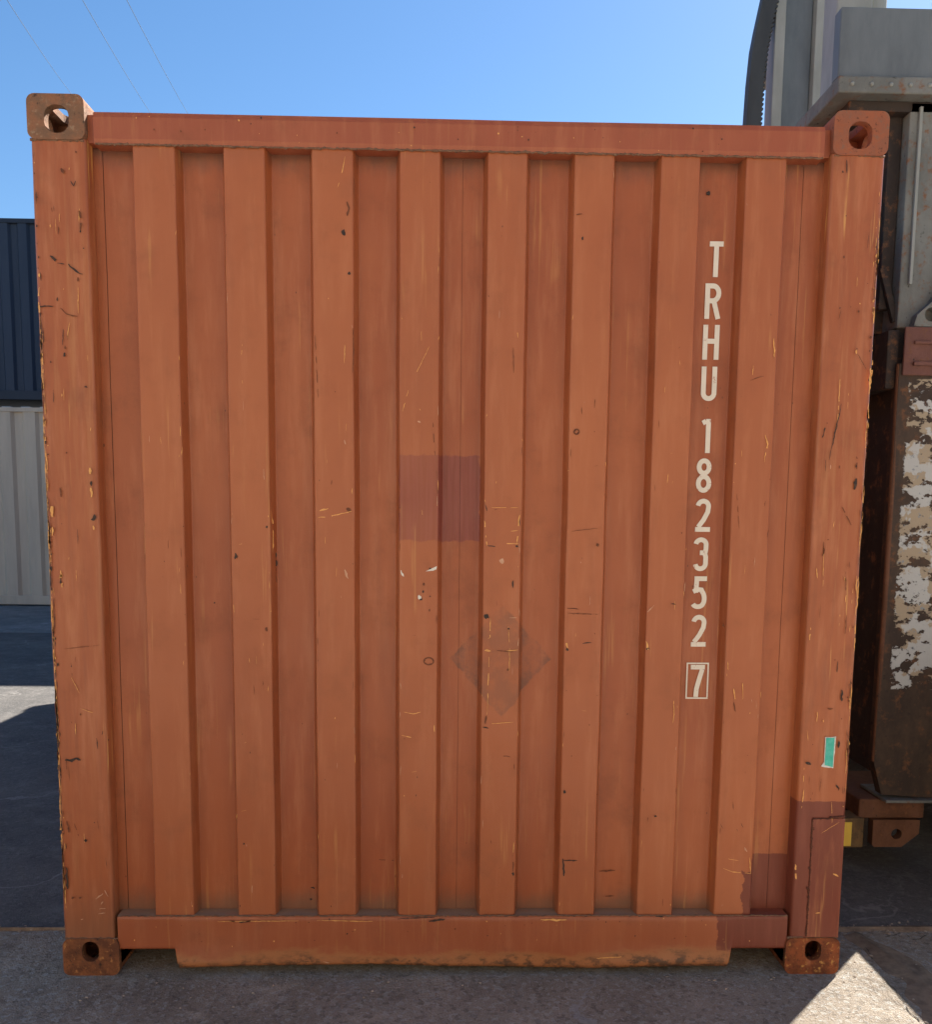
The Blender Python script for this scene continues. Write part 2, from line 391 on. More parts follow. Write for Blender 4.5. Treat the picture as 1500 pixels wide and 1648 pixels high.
def low_rail():
    NX, NZ = 300, 16; bm = bmesh.new(); g = []
    def zb(x):
        e = min(1, max(0, (abs(x) - .866) / .005)); return .026 + e * .0575
    for k in range(NZ + 1):
        row = []; t = k / NZ
        for i in range(NX + 1):
            x = -1.05 + 2.1 * i / NX; z = zb(x) + (.1905 - zb(x)) * t
            q = min(1, max(0, (.105 - z) / .079)); e = 1 if abs(x) < .869 else 0
            amp = .004 + .010 * mn.noise(Vector((x * 2.3, 3, 3))) + .007 * mn.noise(Vector((x * 7, 1, 1))) + .009 * max(0, (abs(x) - .6) / .27) * e
            y = .001 + .0015 * mn.noise(Vector((x * 3, 1, z * 9))) - amp * (q ** 1.5 if q < .93 else .89 - (q - .93) * 6) * e + (.004 if k == NZ else 0)
            dz = q * q * e * (.004 * mn.noise(Vector((x * 3.5, 7, 2))) + .010 * mn.noise(Vector((x * 1.3, 9, 2)))) + (.0012 * mn.noise(Vector((x * 9, 2, 5))) if k >= NZ - 1 else 0)
            row.append(bm.verts.new((x, y, z + dz)))
        g.append(row)
    for a, b in zip(g, g[1:]):
        for i in range(NX): bm.faces.new((a[i], a[i + 1], b[i + 1], b[i]))
    tk = [bm.verts.new((v.co.x, .12, v.co.z)) for v in g[-1]]; bk = [bm.verts.new((v.co.x, .014 if abs(v.co.x) < .866 else .10, v.co.z)) for v in g[0]]
    for i in range(NX): bm.faces.new((g[-1][i], g[-1][i + 1], tk[i + 1], tk[i])); bm.faces.new((bk[i], bk[i + 1], g[0][i + 1], g[0][i]))
    for f in bm.faces: f.smooth = True
    for e in bm.edges:
        if len(e.link_faces) == 2 and e.calc_face_angle(0) > .9: e.smooth = False
    return obj('bottom_rail', bm, m_low, cont)
low_rail()
for sx in (-1, 1):                                 # plates framing the two fork pockets
    obj('pocket_plate', bx(*sorted((sx * .868, sx * .874)), .012, .30, .03, .083), m_low, cont); obj('pocket_plate', bx(*sorted((sx * 1.046, sx * 1.05)), .012, .30, .03, .083), m_low, cont)
    obj('pocket_plate', bx(*sorted((sx * .874, sx * 1.046)), .22, .23, .02, .083), m_low, cont)


# --- posts
def post_extra(s, col):
    X, Y, Z = s.xyz()
    a = s.noise((1, 1, .05), 45, 5, .65, (3, 3, 3)); b = s.noise((1, 1, .3), 3, 5, .6, (8, 3, 3))
    col = s.mix(s.ma('MULTIPLY', s.ma('MULTIPLY', s.ramp(a, .45, .7), s.ramp(b, .35, .65)), .5), col, (.46, .20, .075))
    col = s.mix(s.ma('MULTIPLY', s.ma('MULTIPLY', s.ramp(a, .5, .3), s.ramp(b, .6, .4)), .35), col, (.21, .07, .032))
    dd = s.ma('MULTIPLY', s.ramp(s.ma('ADD', Z, s.ma('MULTIPLY', s.ma('SUBTRACT', b, .5), .3)), .30, .10), .6)
    return s.mix(dd, col, (.22, .095, .045))
m_post = paint('orange post paint', wear=.8, streak=.45, edges=.9, specks=.6, extra=post_extra)
m_postr = paint('orange post paint right', wear=.8, streak=.45, edges=.8, specks=.6, repaint=[(1.0, 1.3, .10, .563, .003)], extra=post_extra)
for sx, mt in ((-1, m_post), (1, m_postr)):
    bm = bmesh.new(); K = 90; rows = []
    prof = [(1.060, .30), (1.060, .075), (1.060, .010), (1.063, .004), (1.068, .001), (1.10, 0), (1.14, 0), (1.17, 0), (1.203, 0), (1.210, .002), (1.214, .006), (1.2155, .012), (1.2155, .30)]
    for k in range(K + 1):
        z = .115 + (2.475 - .115) * k / K; row = []
        for i, (x, y) in enumerate(prof):
            n1 = mn.noise(Vector((sx * 3, 1, z * 2.3))) * .0025 + mn.noise(Vector((sx * 5, 4, z * 11))) * .0012
            ox = n1 if i > 7 else 0; oy = .003 * mn.noise(Vector((x * 8 + sx, 3, z * 3))) if 4 < i < 11 else 0
            row.append(bm.verts.new((sx * (x + ox), y + oy, z)))
        rows.append(row)
    for a, b in zip(rows, rows[1:]):
        for i in range(len(prof) - 1):
            f = (a[i], a[i + 1], b[i + 1], b[i]); bm.faces.new(f if sx > 0 else f[::-1])
    obj('corner_post', bm, mt, cont, smooth=True)

# --- corner castings (hollow, with the real openings)
def casting(top, sx):
    z0, z1 = (2.470, 2.591) if top else (0.0, .119)
    X0, X1 = (1.060, 1.219) if top else (1.046, 1.219)
    def P(pts): return [(sx * a, b) for a, b in pts]
    bm = prism(P(rect_round(X0, X1, z0, z1, .022 if True else .01, 5)), -.006, .172)
    out = tomesh(bm)
    cz = (z0 + z1) / 2 + (-.0 if top else .016)
    if top: hole = rect_round(1.103, 1.171, 2.487, 2.562, .03, 6)
    else: hole = rect_round(1.108, 1.160, .045, .111, .025, 6)
    c1 = tomesh(prism(P(hole), -.05, .05))
    c2 = tomesh(prism(P(rect_round(X0 + .026 if not top else X0 + .022, X1 - .020, z0 + (.014 if top else .012), z1 - (.022 if top else .014), .012, 3)), .022, .150))
    side = tomesh(prism(rect_round(.045, .125, cz - .032, cz + .032, .03, 6), sx * 1.16, sx * 1.30, 'X'))
    tb = tomesh(prism([(sx * a, b) for a, b in rect_round(1.106, 1.170, .030, .150, .03, 6)], (z1 - .06 if top else z0 - .05), (z1 + .05 if top else z0 + .04), 'Z'))
    me = boolean(out, [c1, c2, side, tb])
    return me
def cast_mat(name, a, b, c):
    s = N(name, rough=.8, spec=.3); n1 = s.noise(scale=16, detail=7, rough=.7); n2 = s.noise(scale=60, detail=6, rough=.7, off=(3, 1, 2)); n3 = s.noise((1, 1, .4), 20, 6, .7, (9, 9, 1))
    col = s.mix(s.ramp(n1, .38, .6), a, b); col = s.mix(s.ma('MULTIPLY', s.ramp(n2, .55, .68), .8), col, c)
    col = s.mix(s.ramp(n3, .6, .72), col, (.34, .12, .055)); col = s.mix(s.ma('MULTIPLY', s.ramp(n2, .42, .3), .8), col, DARK)
    s.bump(n2, .004, .9); s.bump(n1, .008, .5); return s.end(col)
mc_tl = cast_mat('worn casting', (.27, .12, .06), (.19, .105, .06), (.34, .23, .14))
mc_tr = cast_mat('painted casting', (.33, .10, .045), (.27, .10, .055), (.20, .12, .08))
mc_bl = cast_mat('rusted casting', (.24, .085, .030), (.13, .046, .020), (.50, .21, .065))
mc_br = cast_mat('rusted orange casting', (.26, .070, .022), (.13, .038, .014), (.55, .28, .075))
for top, sx, mt, lb in ((1, -1, mc_tl, 'worn brown casting'), (1, 1, mc_tr, None), (0, -1, mc_bl, 'rusted casting'), (0, 1, mc_br, 'heavily rusted casting with ochre flecks')):
    link('corner_casting', casting(top, sx), mt, cont, label=lb)
# cast gusset beside the bottom castings and the sloping weld under the top ones
m_weld = rusty('weld bead', (.14, .075, .045), (.22, .12, .07), 40)
bm = bmesh.new()
def bead(bm, pts, r):
    P = []
    for a, b in zip(pts, pts[1:]):
        n = max(2, int((Vector(b) - Vector(a)).length / .006))
        P += [Vector(a).lerp(Vector(b), i / n) + Vector((random.gauss(0, .0007), 0, random.gauss(0, .0009))) for i in range(n)]
    P.append(Vector(pts[-1])); tube(bm, P, r, 6, .35)
bead(bm, [(-1.214, .001, 2.470), (-1.066, .001, 2.470)], .0038); bead(bm, [(1.066, .001, 2.470), (1.214, .001, 2.470)], .003)
bead(bm, [(-1.214, .001, .1185), (-1.05, .001, .1185)], .003); bead(bm, [(1.05, .001, .1185), (1.214, .001, .1185)], .003)
bead(bm, [(-1.036, .004, 2.4635), (-.5, .004, 2.4635), (0, .004, 2.4635), (1.036, .004, 2.4635)], .0028)
bead(bm, [(-1.05, .003, .1905), (0, .003, .1905), (1.05, .003, .1905)], .0022)
bead(bm, [(1.065, .012, .19), (1.065, .012, 2.46)], .0018)
obj('weld_bead', bm, m_weld, cont)
# welded repair plate at the foot of the right post
m_rep = paint('repair paint', base=REP, base2=(.19, .044, .022), wear=.3, streak=.3, edges=.3, specks=.5)
bm = bx(1.112, 1.2125, -.0045, -.0005, .122, .508, bev=.001); obj('repair_plate', bm, m_rep, cont)
m_scorch = rusty('scorched weld', (.075, .026, .014), (.12, .036, .02), 60)
bm = bmesh.new(); bead(bm, [(1.111, -.002, .124), (1.113, -.002, .31), (1.1105, -.002, .505)], .0026); bead(bm, [(1.1105, -.003, .508), (1.16, -.003, .510), (1.213, -.003, .516)], .003)
for i in range(26):
    z = random.uniform(.13, .48); r_ = random.uniform(.002, .0045); x = 1.1115 + random.gauss(0, .0025)
    bmesh.ops.create_icosphere(bm, subdivisions=1, radius=r_, matrix=Matrix.Translation((x, -.0035, z)) @ Matrix.Diagonal((1, .4, random.uniform(1, 2.6), 1)))
obj('repair_weld', bm, m_scorch, cont)

# --- the rest of the box: side walls, roof, floor, rear end
m_side = paint('orange side paint', wear=.4, streak=.3)
L = 6.058
for sx in (-1, 1):
    bm = bmesh.new(); pr = []; y = .3
    while y < L - .35:
        pr += [(y, 0), (y + .07, .036), (y + .14, .036), (y + .21, 0)]; y += .278
    A = [bm.verts.new((sx * (1.205 - d), y_, .16)) for y_, d in pr]; B = [bm.verts.new((sx * (1.205 - d), y_, 2.53)) for y_, d in pr]
    for i in range(len(pr) - 1): bm.faces.new((A[i], A[i + 1], B[i + 1], B[i]))
    obj('side_wall', bm, m_side, cont)
    obj('side_rail', bx(*sorted((sx * 1.15, sx * 1.213)), .175, L - .175, 2.50, 2.562, bev=.004), m_side, cont)
    obj('side_rail', bx(*sorted((sx * 1.15, sx * 1.213)), .175, L - .175, .025, .165, bev=.004), m_side, cont)
    for z0 in (0, 2.473):
        obj('corner_casting', bx(*sorted((sx * 1.06, sx * 1.219)), L - .178, L, z0, z0 + .118, bev=.01), mc_bl, cont)
    obj('corner_post', bx(*sorted((sx * 1.08, sx * 1.215)), L - .16, L - .01, .118, 2.473, bev=.008), m_side, cont)
bm = bmesh.new(); y = .08; pr = []
while y < L - .1: pr += [(y, 2.545), (y + .05, 2.563), (y + .14, 2.563), (y + .19, 2.545)]; y += .25
A = [bm.verts.new((-1.15, a, b)) for a, b in pr]; B = [bm.verts.new((1.15, a, b)) for a, b in pr]
for i in range(len(pr) - 1): bm.faces.new((A[i], B[i], B[i + 1], A[i + 1]))
obj('roof', bm, m_side, cont)
obj('floor', bx(-1.145, 1.145, .13, L - .12, .13, .165), flat('plywood floor', (.12, .07, .04)), cont)
obj('door', bx(-1.078, -.003, L - .08, L - .03, .12, 2.47), m_side, cont); obj('door', bx(.003, 1.078, L - .08, L - .03, .12, 2.47), m_side, cont)

# --- painted characters, one mesh each
def letter_mat():
    s = N('cream lettering', rough=.55); a = s.noise(scale=30, detail=5, rough=.6); b = s.noise((1, 1, .6), 70, 6, .75, (3, 1, 2))
    return s.end(s.mix(s.ma('MULTIPLY', s.ramp(b, .60, .68), .8), s.mix(a, (.78, .72, .60), (.66, .60, .49)), PAINT2))
m_let = letter_mat()
def ribbon(bm, pts, w_, y, T):
    n = len(pts); P = [Vector(p) for p in pts]; Lf = []; Rt = []
    for i in range(n):
        a = P[i] - P[i - 1] if i > 0 else P[1] - P[0]; b = P[i + 1] - P[i] if i < n - 1 else a
        a = a.normalized(); b = b.normalized(); t = (a + b)
        t = t.normalized() if t.length > 1e-6 else a
        nr = Vector((-t.y, t.x)); k = w_ / 2 / max(.35, nr.dot(Vector((-a.y, a.x))))
        Lf.append(P[i] + nr * k); Rt.append(P[i] - nr * k)
    vl = [bm.verts.new(T(p)) for p in Lf]; vr = [bm.verts.new(T(p)) for p in Rt]
    for i in range(n - 1): bm.faces.new((vl[i], vr[i], vr[i + 1], vl[i + 1]))
def arc(cx, cy, rx, ry_, a0, a1, k=14): return [(cx + rx * math.cos(R(a0 + (a1 - a0) * i / k)), cy + ry_ * math.sin(R(a0 + (a1 - a0) * i / k))) for i in range(k + 1)]
SWD = .0145
def glyph(ch, W, H, s=SWD):
    h = s / 2
    if ch == 'T': return [[(0, H - h), (W, H - h)], [(W / 2, H - s), (W / 2, 0)]]
    if ch == 'H': return [[(h, 0), (h, H)], [(W - h, 0), (W - h, H)], [(s, H * .53), (W - s, H * .53)]]
    if ch == 'U': return [[(h, H), (h, W / 2)] + arc(W / 2, W / 2, W / 2 - h, W / 2 - h, 180, 360)[1:] + [(W - h, H)]]
    if ch == 'R':
        c = H * .72; r = H - h - c
        return [[(h, 0), (h, H)], [(s, H - h)] + [(W * .48, H - h)] + arc(W * .48, c, W - h - W * .48, r, 90, -90)[1:] + [(s, c - r)], [(W * .58, c - r - h * .6), (W - h, 0)]]
    if ch == '1': return [[(W - h, 0), (W - h, H)], [(0, H * .875), (W - s, H - h * .9)]]
    if ch == '8': return [arc(W / 2, H * .75, W / 2 - h - .001, H * .25 - h, 0, 360, 28), arc(W / 2, H * .27, W / 2 - h, H * .27 - h, 0, 360, 28)]
    if ch == '2': return [arc(W / 2, H - W / 2, W / 2 - h, W / 2 - h, 172, -5) + [(W - h - .002, H * .60), (W * .55, H * .36), (W * .22, s)], [(0.001, h), (W, h)]]
    if ch == '3':
        return [arc(W * .48, H - W * .48, W / 2 - h, W * .48 - h, 172, 0) + [(W - h - .001, H * .66), (W * .78, H * .545)], [(W * .42, H * .545), (W * .70, H * .545)],
                [(W * .74, H * .545), (W - h - .001, H * .42)] + arc(W * .48, W * .5, W / 2 - h, W * .5 - h, 0, -172)]
    if ch == '5':
        return [[(W * .14, H - h), (W * .96, H - h)], [(W * .14 + h, H - s), (W * .10 + h, H * .50)],
                [(W * .08, H * .53), (W * .35, H * .60)] + [(W * .62, H * .585)] + arc(W * .48, H * .31, W / 2 - h, H * .27, 55, -20, 8) + arc(W * .42, W * .42, W * .5 - h, W * .42 - h, -20, -160, 10)]
    if ch == '7': return [[(0, H - h), (W, H - h)], [(W - h - .001, H - s), (W * .62, H * .55), (W * .45, H * .25), (W * .42, 0)]]
LET = [('T', .752, 2.244, 2.143, .041), ('R', .748, 2.125, 2.023, .048), ('H', .747, 2.006, 1.905, .049), ('U', .746, 1.885, 1.784, .047), ('1', .744, 1.731, 1.630, .025),
       ('8', .741, 1.614, 1.511, .047), ('2', .743, 1.493, 1.393, .047), ('3', .742, 1.376, 1.273, .046), ('5', .742, 1.257, 1.156, .047), ('2', .744, 1.138, 1.039, .047), ('7', .746, .982, .881, .044)]
for i, (ch, cx, zt, zb, W_) in enumerate(LET):
    cx += .001
    bm = bmesh.new()
    for j, st in enumerate(glyph(ch, W_, zt - zb)):
        yy = YF + .0016 - .004
        ribbon(bm, st, SWD, yy, lambda p: (cx - W_ / 2 + p[0], YF + dentf(cx, zb + p[1]) - .0012 - .00015 * j, zb + p[1]))
    bmesh.ops.recalc_face_normals(bm, faces=bm.faces[:]); obj('letter' if ch.isalpha() else 'digit', bm, m_let, cont)
bm = bmesh.new(); bw, x0, x1, z0, z1 = .0045, .7115, .7815, .875, .989
for a in ((x0, x1, z0, z0 + bw), (x0, x1, z1 - bw, z1), (x0, x0 + bw, z0 + bw, z1 - bw), (x1 - bw, x1, z0 + bw, z1 - bw)):
    y = YF + dentf(.746, .93) - .0013; bm.faces.new([bm.verts.new(p) for p in ((a[0], y, a[2]), (a[1], y, a[2]), (a[1], y, a[3]), (a[0], y, a[3]))])
obj('digit_frame', bm, m_let, cont)

# --- sticker on the right post
m_green = flat('teal sticker', (.045, .42, .31), (.10, .50, .40), .45, 60., (1, 1, 1)); m_white = flat('white paper', (.70, .68, .62), (.5, .45, .38), .7, 80., (1, 1, 1))
def quadpx(name, px, Y, mat, off, jag=.0008):
    bm = bmesh.new(); P = [at(x, y, Y) for x, y in px]; pts = []
    for a, b in zip(P, P[1:] + P[:1]):
        for k in range(6): pts.append(a.lerp(b, k / 6) + Vector((random.uniform(-jag, jag), 0, random.uniform(-jag, jag))))
    f = bm.faces.new([bm.verts.new((p.x, Y - off, p.z)) for p in pts]); f.normal_update()
    r = bmesh.ops.extrude_face_region(bm, geom=[f]); [setattr(v, 'co', v.co + Vector((0, -.0004, 0))) for v in r['geom'] if isinstance(v, bmesh.types.BMVert)]
    bmesh.ops.recalc_face_normals(bm, faces=bm.faces[:]); return obj(name, bm, mat, cont)
quadpx('sticker', [(1328, 1186), (1346, 1185), (1341, 1236), (1321, 1233), (1326, 1226)], 0, m_white, .003)
quadpx('sticker', [(1329.5, 1187), (1343, 1187), (1340, 1234), (1327, 1231)], 0, m_green, .0040, .0002)

# --- scratches, chips and scuffs
BM = {k: bmesh.new() for k in ('ochre', 'rust', 'dark', 'white', 'pale')}
def onwall(px, py):
    p = at(px, py, 0.)
    if p.z > .19 and abs(p.x) < 1.06 and p.z < 2.463:
        p = at(px, py, YR); y = surf_y(p.x)
        if y > YR + .002:
            q = at(px, py, YF); y = surf_y(q.x); p = at(px, py, y) if y > .012 else p
        return Vector((p.x, surf_y(p.x) + dentf(p.x, p.z) - .0015, p.z))
    if p.x > 1.11 and p.z < .51: return Vector((p.x, -.0062, p.z))
    return Vector((p.x, -.0045, p.z))
def scratch(pts, w_, kind='ochre', world=False):
    P = pts if world else [onwall(*p) for p in pts]
    Q = []
    for a, b in zip(P, P[1:]):
        n = max(2, int((b - a).length / .006))
        Q += [a.lerp(b, i / n) for i in range(n)]
    Q.append(P[-1]); bm = BM[kind]; prev = None; n = len(Q); sd_ = random.random() * 99
    for i, p in enumerate(Q):
        d = (Q[min(n - 1, i + 1)] - Q[max(0, i - 1)]).normalized(); nr = Vector((-d.z, 0, d.x)); t = i / (n - 1)
        wv = w_ * (.25 + .75 * math.sin(math.pi * min(.98, max(.02, t))) ** .6) * (1 + .9 * mn.noise(Vector((i * .9, sd_, 0))))
        if mn.noise(Vector((i * .35, sd_, 5))) < -.32 and 0 < i < n - 1: prev = None; continue
        c = p + nr * w_ * .6 * mn.noise(Vector((i * .5, sd_, 9)))
        q = (bm.verts.new(c + nr * wv / 2), bm.verts.new(c - nr * wv / 2))
        if prev: bm.faces.new((prev[0], prev[1], q[1], q[0]))
        prev = q
def chip(px, py, r, kind='rust', asp=1., ang=0., world=None):
    p = world or onwall(px, py); bm = BM[kind]; sd_ = random.random() * 99; k = 11; vs = []
    for i in range(k):
        t = 2 * math.pi * i / k; rad = r * (1 + .75 * mn.noise(Vector((math.cos(t) * 1.3, math.sin(t) * 1.3, sd_))))
        x, z = rad * math.cos(t), rad * math.sin(t) * asp; x, z = x * math.cos(ang) - z * math.sin(ang), x * math.sin(ang) + z * math.cos(ang)
        vs.append(bm.verts.new(p + Vector((x, 0, z))))
    bm.faces.new(vs)
def chipped(px, py, r, asp=1., ang=0.):            # dark bare metal with an ochre rim
    p = onwall(px, py); chip(0, 0, r * 1.35, 'ochre', asp, ang, p + Vector((r * .15, .0003, -r * .1))); chip(0, 0, r, 'dark', asp, ang, p)
u = 1 / 545.
for pts, wd, kd in [
    ([(780, 838), (782, 855), (784, 878)], 2.2, 'ochre'), ([(781, 812), (784, 822), (800, 820)], 1.4, 'dark'), ([(838, 818), (835, 840), (832, 876)], 2., 'ochre'), ([(785, 817), (835, 817)], .8, 'ochre'),
    ([(784, 878), (800, 880)], 1.4, 'dark'), ([(808, 875), (835, 875)], 1.3, 'ochre'), ([(822, 855), (834, 854)], .9, 'ochre'), ([(836, 835), (837, 846)], 1.6, 'dark'), ([(830, 878), (834, 880)], 3, 'dark'),
    ([(512, 833), (530, 831), (566, 823)], 1.6, 'ochre'), ([(514, 822), (528, 818)], 2.5, 'ochre'), ([(435, 822), (437, 850), (437, 890)], 2.2, 'ochre'), ([(440, 890), (441, 912)], 5., 'dark'), ([(378, 890), (379, 900)], 4., 'dark'),
    ([(384, 876), (402, 873)], .8, 'ochre'), ([(440, 915), (441, 935), (440, 945)], 2, 'rust'), ([(376, 815), (379, 830)], 1.5, 'rust'),
    ([(783, 1152), (781, 1165)], 3, 'rust'), ([(777, 1170), (786, 1172)], 2.4, 'dark'), ([(785, 1165), (826, 1162)], 1., 'ochre'), ([(787, 1057), (786, 1100), (784, 1150)], 1.2, 'ochre'),
    ([(789, 995), (789, 1025), (786, 1028)], 1.4, 'ochre'), ([(818, 1008), (820, 1040), (820, 1080)], 1.1, 'ochre'), ([(780, 1046), (790, 1047)], 3., 'ochre'), ([(810, 1048), (834, 1046)], 1.5, 'ochre'), ([(800, 1047), (826, 1049)], 1.6, 'rust'),
    ([(820, 994), (832, 994)], 1., 'pale'), ([(650, 1146), (665, 1149), (677, 1146)], 1.1, 'ochre'), ([(646, 1183), (662, 1187), (677, 1184)], 1.3, 'ochre'), ([(645, 1174), (646, 1182)], 1.6, 'ochre'), ([(699, 1167), (699, 1178)], 1.6, 'ochre'),
    ([(555, 252), (551, 275), (543, 302)], 1.2, 'ochre'), ([(558, 325), (561, 335), (559, 348)], 3, 'rust'), ([(691, 558), (680, 580), (668, 605)], 1., 'ochre'), ([(657, 628), (648, 662)], 1.2, 'ochre'), ([(645, 664), (650, 664)], 2.2, 'ochre'),
    ([(568, 528), (569, 570), (567, 600)], 1.3, 'rust'), ([(555, 555), (554, 585)], 1.3, 'ochre'), ([(697, 680), (698, 705), (700, 733)], 1.5, 'rust'), ([(507, 540), (508, 560), (512, 640)], 1., 'rust'),
    ([(825, 1375), (826, 1390), (825, 1402)], 1.8, 'rust'), ([(827, 1355), (826, 1372)], 1.4, 'ochre'), ([(1173, 1383), (1190, 1386)], 1., 'ochre'), ([(1165, 1398), (1180, 1404), (1209, 1406)], 1.3, 'ochre'), ([(1207, 1380), (1209, 1406)], 1.4, 'ochre'),
    ([(1180, 1290), (1181, 1302)], 1., 'dark'), ([(1184, 1328), (1188, 1338)], 1., 'dark'), ([(1193, 1325), (1197, 1332)], 1., 'dark'), ([(1160, 1326), (1164, 1333)], 1., 'dark'),
    ([(1084, 1118), (1085, 1150), (1082, 1170)], 1.1, 'ochre'), ([(1195, 1090), (1196, 1125)], 1.1, 'ochre'), ([(1181, 1108), (1183, 1125)], 2, 'ochre'), ([(1181, 1130), (1184, 1145)], 2., 'rust'), ([(1232, 700), (1236, 715), (1231, 735)], 2.4, 'ochre'),
    ([(1186, 795), (1190, 850)], .9, 'rust'), ([(1246, 545), (1247, 575)], 2, 'ochre'), ([(1208, 612), (1230, 605)], 1., 'rust'), ([(906, 1382), (907, 1392), (908, 1410)], 3., 'dark'), ([(907, 1385), (930, 1385)], 2., 'dark'),
    ([(965, 1402), (990, 1401)], 2.2, 'rust'), ([(962, 1443), (988, 1442)], 2., 'rust'), ([(913, 979), (932, 980)], 1.6, 'rust'), ([(914, 987), (962, 989)], 1.4, 'rust'), ([(911, 1028), (914, 1045)], 3.2, 'ochre'), ([(938, 1036), (952, 1034)], 2, 'dark'),
    ([(1040, 1032), (1044, 1046)], 3., 'ochre'), ([(1042, 985), (1053, 974)], 2., 'pale'), ([(1080, 972), (1088, 973)], 1.6, 'dark'), ([(800, 1216), (822, 1218)], 1.6, 'rust'), ([(812, 953), (825, 953)], 1.6, 'rust'), ([(826, 934), (825, 946)], 2., 'dark'),
    ([(826, 560), (827, 600)], 1., 'rust'), ([(925, 332), (928, 345)], 3., 'rust'), ([(928, 345), (937, 344)], 3., 'rust'), ([(920, 855), (962, 850)], .8, 'rust'), ([(610, 1383), (634, 1384)], 2., 'rust'), ([(500, 1428), (506, 1430)], 4, 'dark'),
    ([(368, 1481), (388, 1483), (410, 1481)], 2., 'dark'), ([(640, 1478), (700, 1475)], 1.5, 'dark'), ([(690, 1482), (716, 1478)], 3.5, 'dark'), ([(510, 1480), (600, 1482)], 1.4, 'ochre'), ([(350, 1482), (480, 1481)], 1.2, 'ochre'), ([(860, 1474), (905, 1474)], 2.6, 'dark'), ([(870, 1479), (912, 1480)], 3, 'ochre'),
    ([(1040, 1474), (1080, 1475)], 1.8, 'dark'), ([(960, 1541), (1000, 1539)], 2., 'ochre'), ([(1080, 1540), (1160, 1545)], 2., 'ochre'), ([(520, 1547), (530, 1548)], 2, 'pale'),
    # left post
    ([(81, 412), (90, 420), (98, 427)], 4., 'dark'), ([(92, 424), (104, 425)], 1.8, 'dark'), ([(110, 426), (122, 436), (133, 442)], 3., 'dark'), ([(61, 494), (87, 493)], 1.7, 'dark'), ([(97, 496), (108, 506), (125, 510)], 1.5, 'rust'), ([(128, 340), (131, 355), (129, 372)], 3.4, 'rust'),
    ([(114, 292), (119, 300), (122, 292)], 2., 'dark'), ([(98, 272), (103, 280)], 4., 'rust'), ([(90, 530), (95, 527)], 5., 'dark'), ([(136, 623), (141, 624)], 2.5, 'dark'), ([(113, 519), (110, 530), (109, 545)], 1., 'ochre'), ([(126, 463), (126, 505)], 1., 'ochre'),
    ([(145, 753), (145, 763)], 5, 'ochre'), ([(146, 764), (147, 782)], 3.5, 'dark'), ([(146, 785), (148, 800)], 3.5, 'ochre'), ([(153, 828), (148, 848)], 5.5, 'dark'), ([(150, 846), (151, 853)], 3, 'ochre'), ([(84, 808), (84, 832)], 5., 'ochre'), ([(84, 848), (85, 862)], 3., 'ochre'),
    ([(97, 785), (99, 800)], 2.5, 'rust'), ([(98, 918), (100, 945)], 3., 'ochre'), ([(98, 930), (99, 940)], 3., 'dark'), ([(104, 1044), (160, 1038)], .8, 'rust'), ([(115, 1090), (128, 1115)], .9, 'ochre'), ([(130, 1140), (160, 1150)], .8, 'ochre'), ([(105, 1223), (130, 1222)], 5., 'dark'),
    ([(108, 1320), (112, 1345)], 2.4, 'rust'), ([(120, 1325), (127, 1345)], 1.2, 'rust'), ([(107, 1395), (109, 1430)], 4., 'dark'), ([(154, 1446), (166, 1437)], 2.2, 'pale'), ([(163, 1455), (166, 1450)], 2., 'pale'), ([(160, 1462), (176, 1460)], 1.4, 'pale'), ([(168, 1432), (174, 1442)], 1.6, 'pale'), ([(120, 1483), (134, 1478)], 1.8, 'pale'), ([(158, 1470), (170, 1468)], 1.2, 'pale'),
    # right post
    ([(1354, 650), (1345, 690), (1334, 740)], 1.8, 'dark'), ([(1330, 682), (1323, 705)], 1.8, 'dark'), ([(1352, 600), (1350, 650), (1346, 690)], 1.2, 'ochre'), ([(1379, 735), (1379, 755)], 2.4, 'rust'), ([(1378, 770), (1374, 788)], 5., 'dark'), ([(1355, 816), (1370, 845)], 1.5, 'rust'),
    ([(1325, 872), (1326, 890), (1322, 895)], 1.7, 'rust'), ([(1326, 870), (1324, 950)], .9, 'ochre'), ([(1306, 1000), (1303, 1030)], 2.4, 'ochre'), ([(1361, 920), (1361, 960)], 1.4, 'rust'), ([(1362, 990), (1360, 1020)], 1.4, 'rust'), ([(1354, 1110), (1355, 1128)], 4., 'dark'), ([(1332, 1140), (1340, 1140)], 3., 'rust'),
    ([(1296, 1227), (1305, 1229)], 4.5, 'dark'), ([(1350, 1192), (1349, 1203)], 4., 'dark'), ([(1346, 1262), (1350, 1268)], 3., 'dark'), ([(1311, 1277), (1316, 1279)], 4., 'dark'), ([(1294, 1270), (1291, 1290), (1290, 1300)], 1.6, 'ochre'), ([(1280, 1390), (1281, 1420)], 3., 'ochre'), ([(1339, 1332), (1338, 1290)], .8, 'ochre'), ([(1396, 536), (1401, 528)], 4, 'ochre'),
    ([(1312, 1468), (1319, 1468)], 2., 'ochre'), ([(1340, 1405), (1349, 1409)], 3., 'ochre'), ([(1321, 1340), (1350, 1322)], .8, 'ochre'), ([(1380, 570), (1394, 595)], 1., 'rust'),
]: scratch(pts, wd * u, kd)
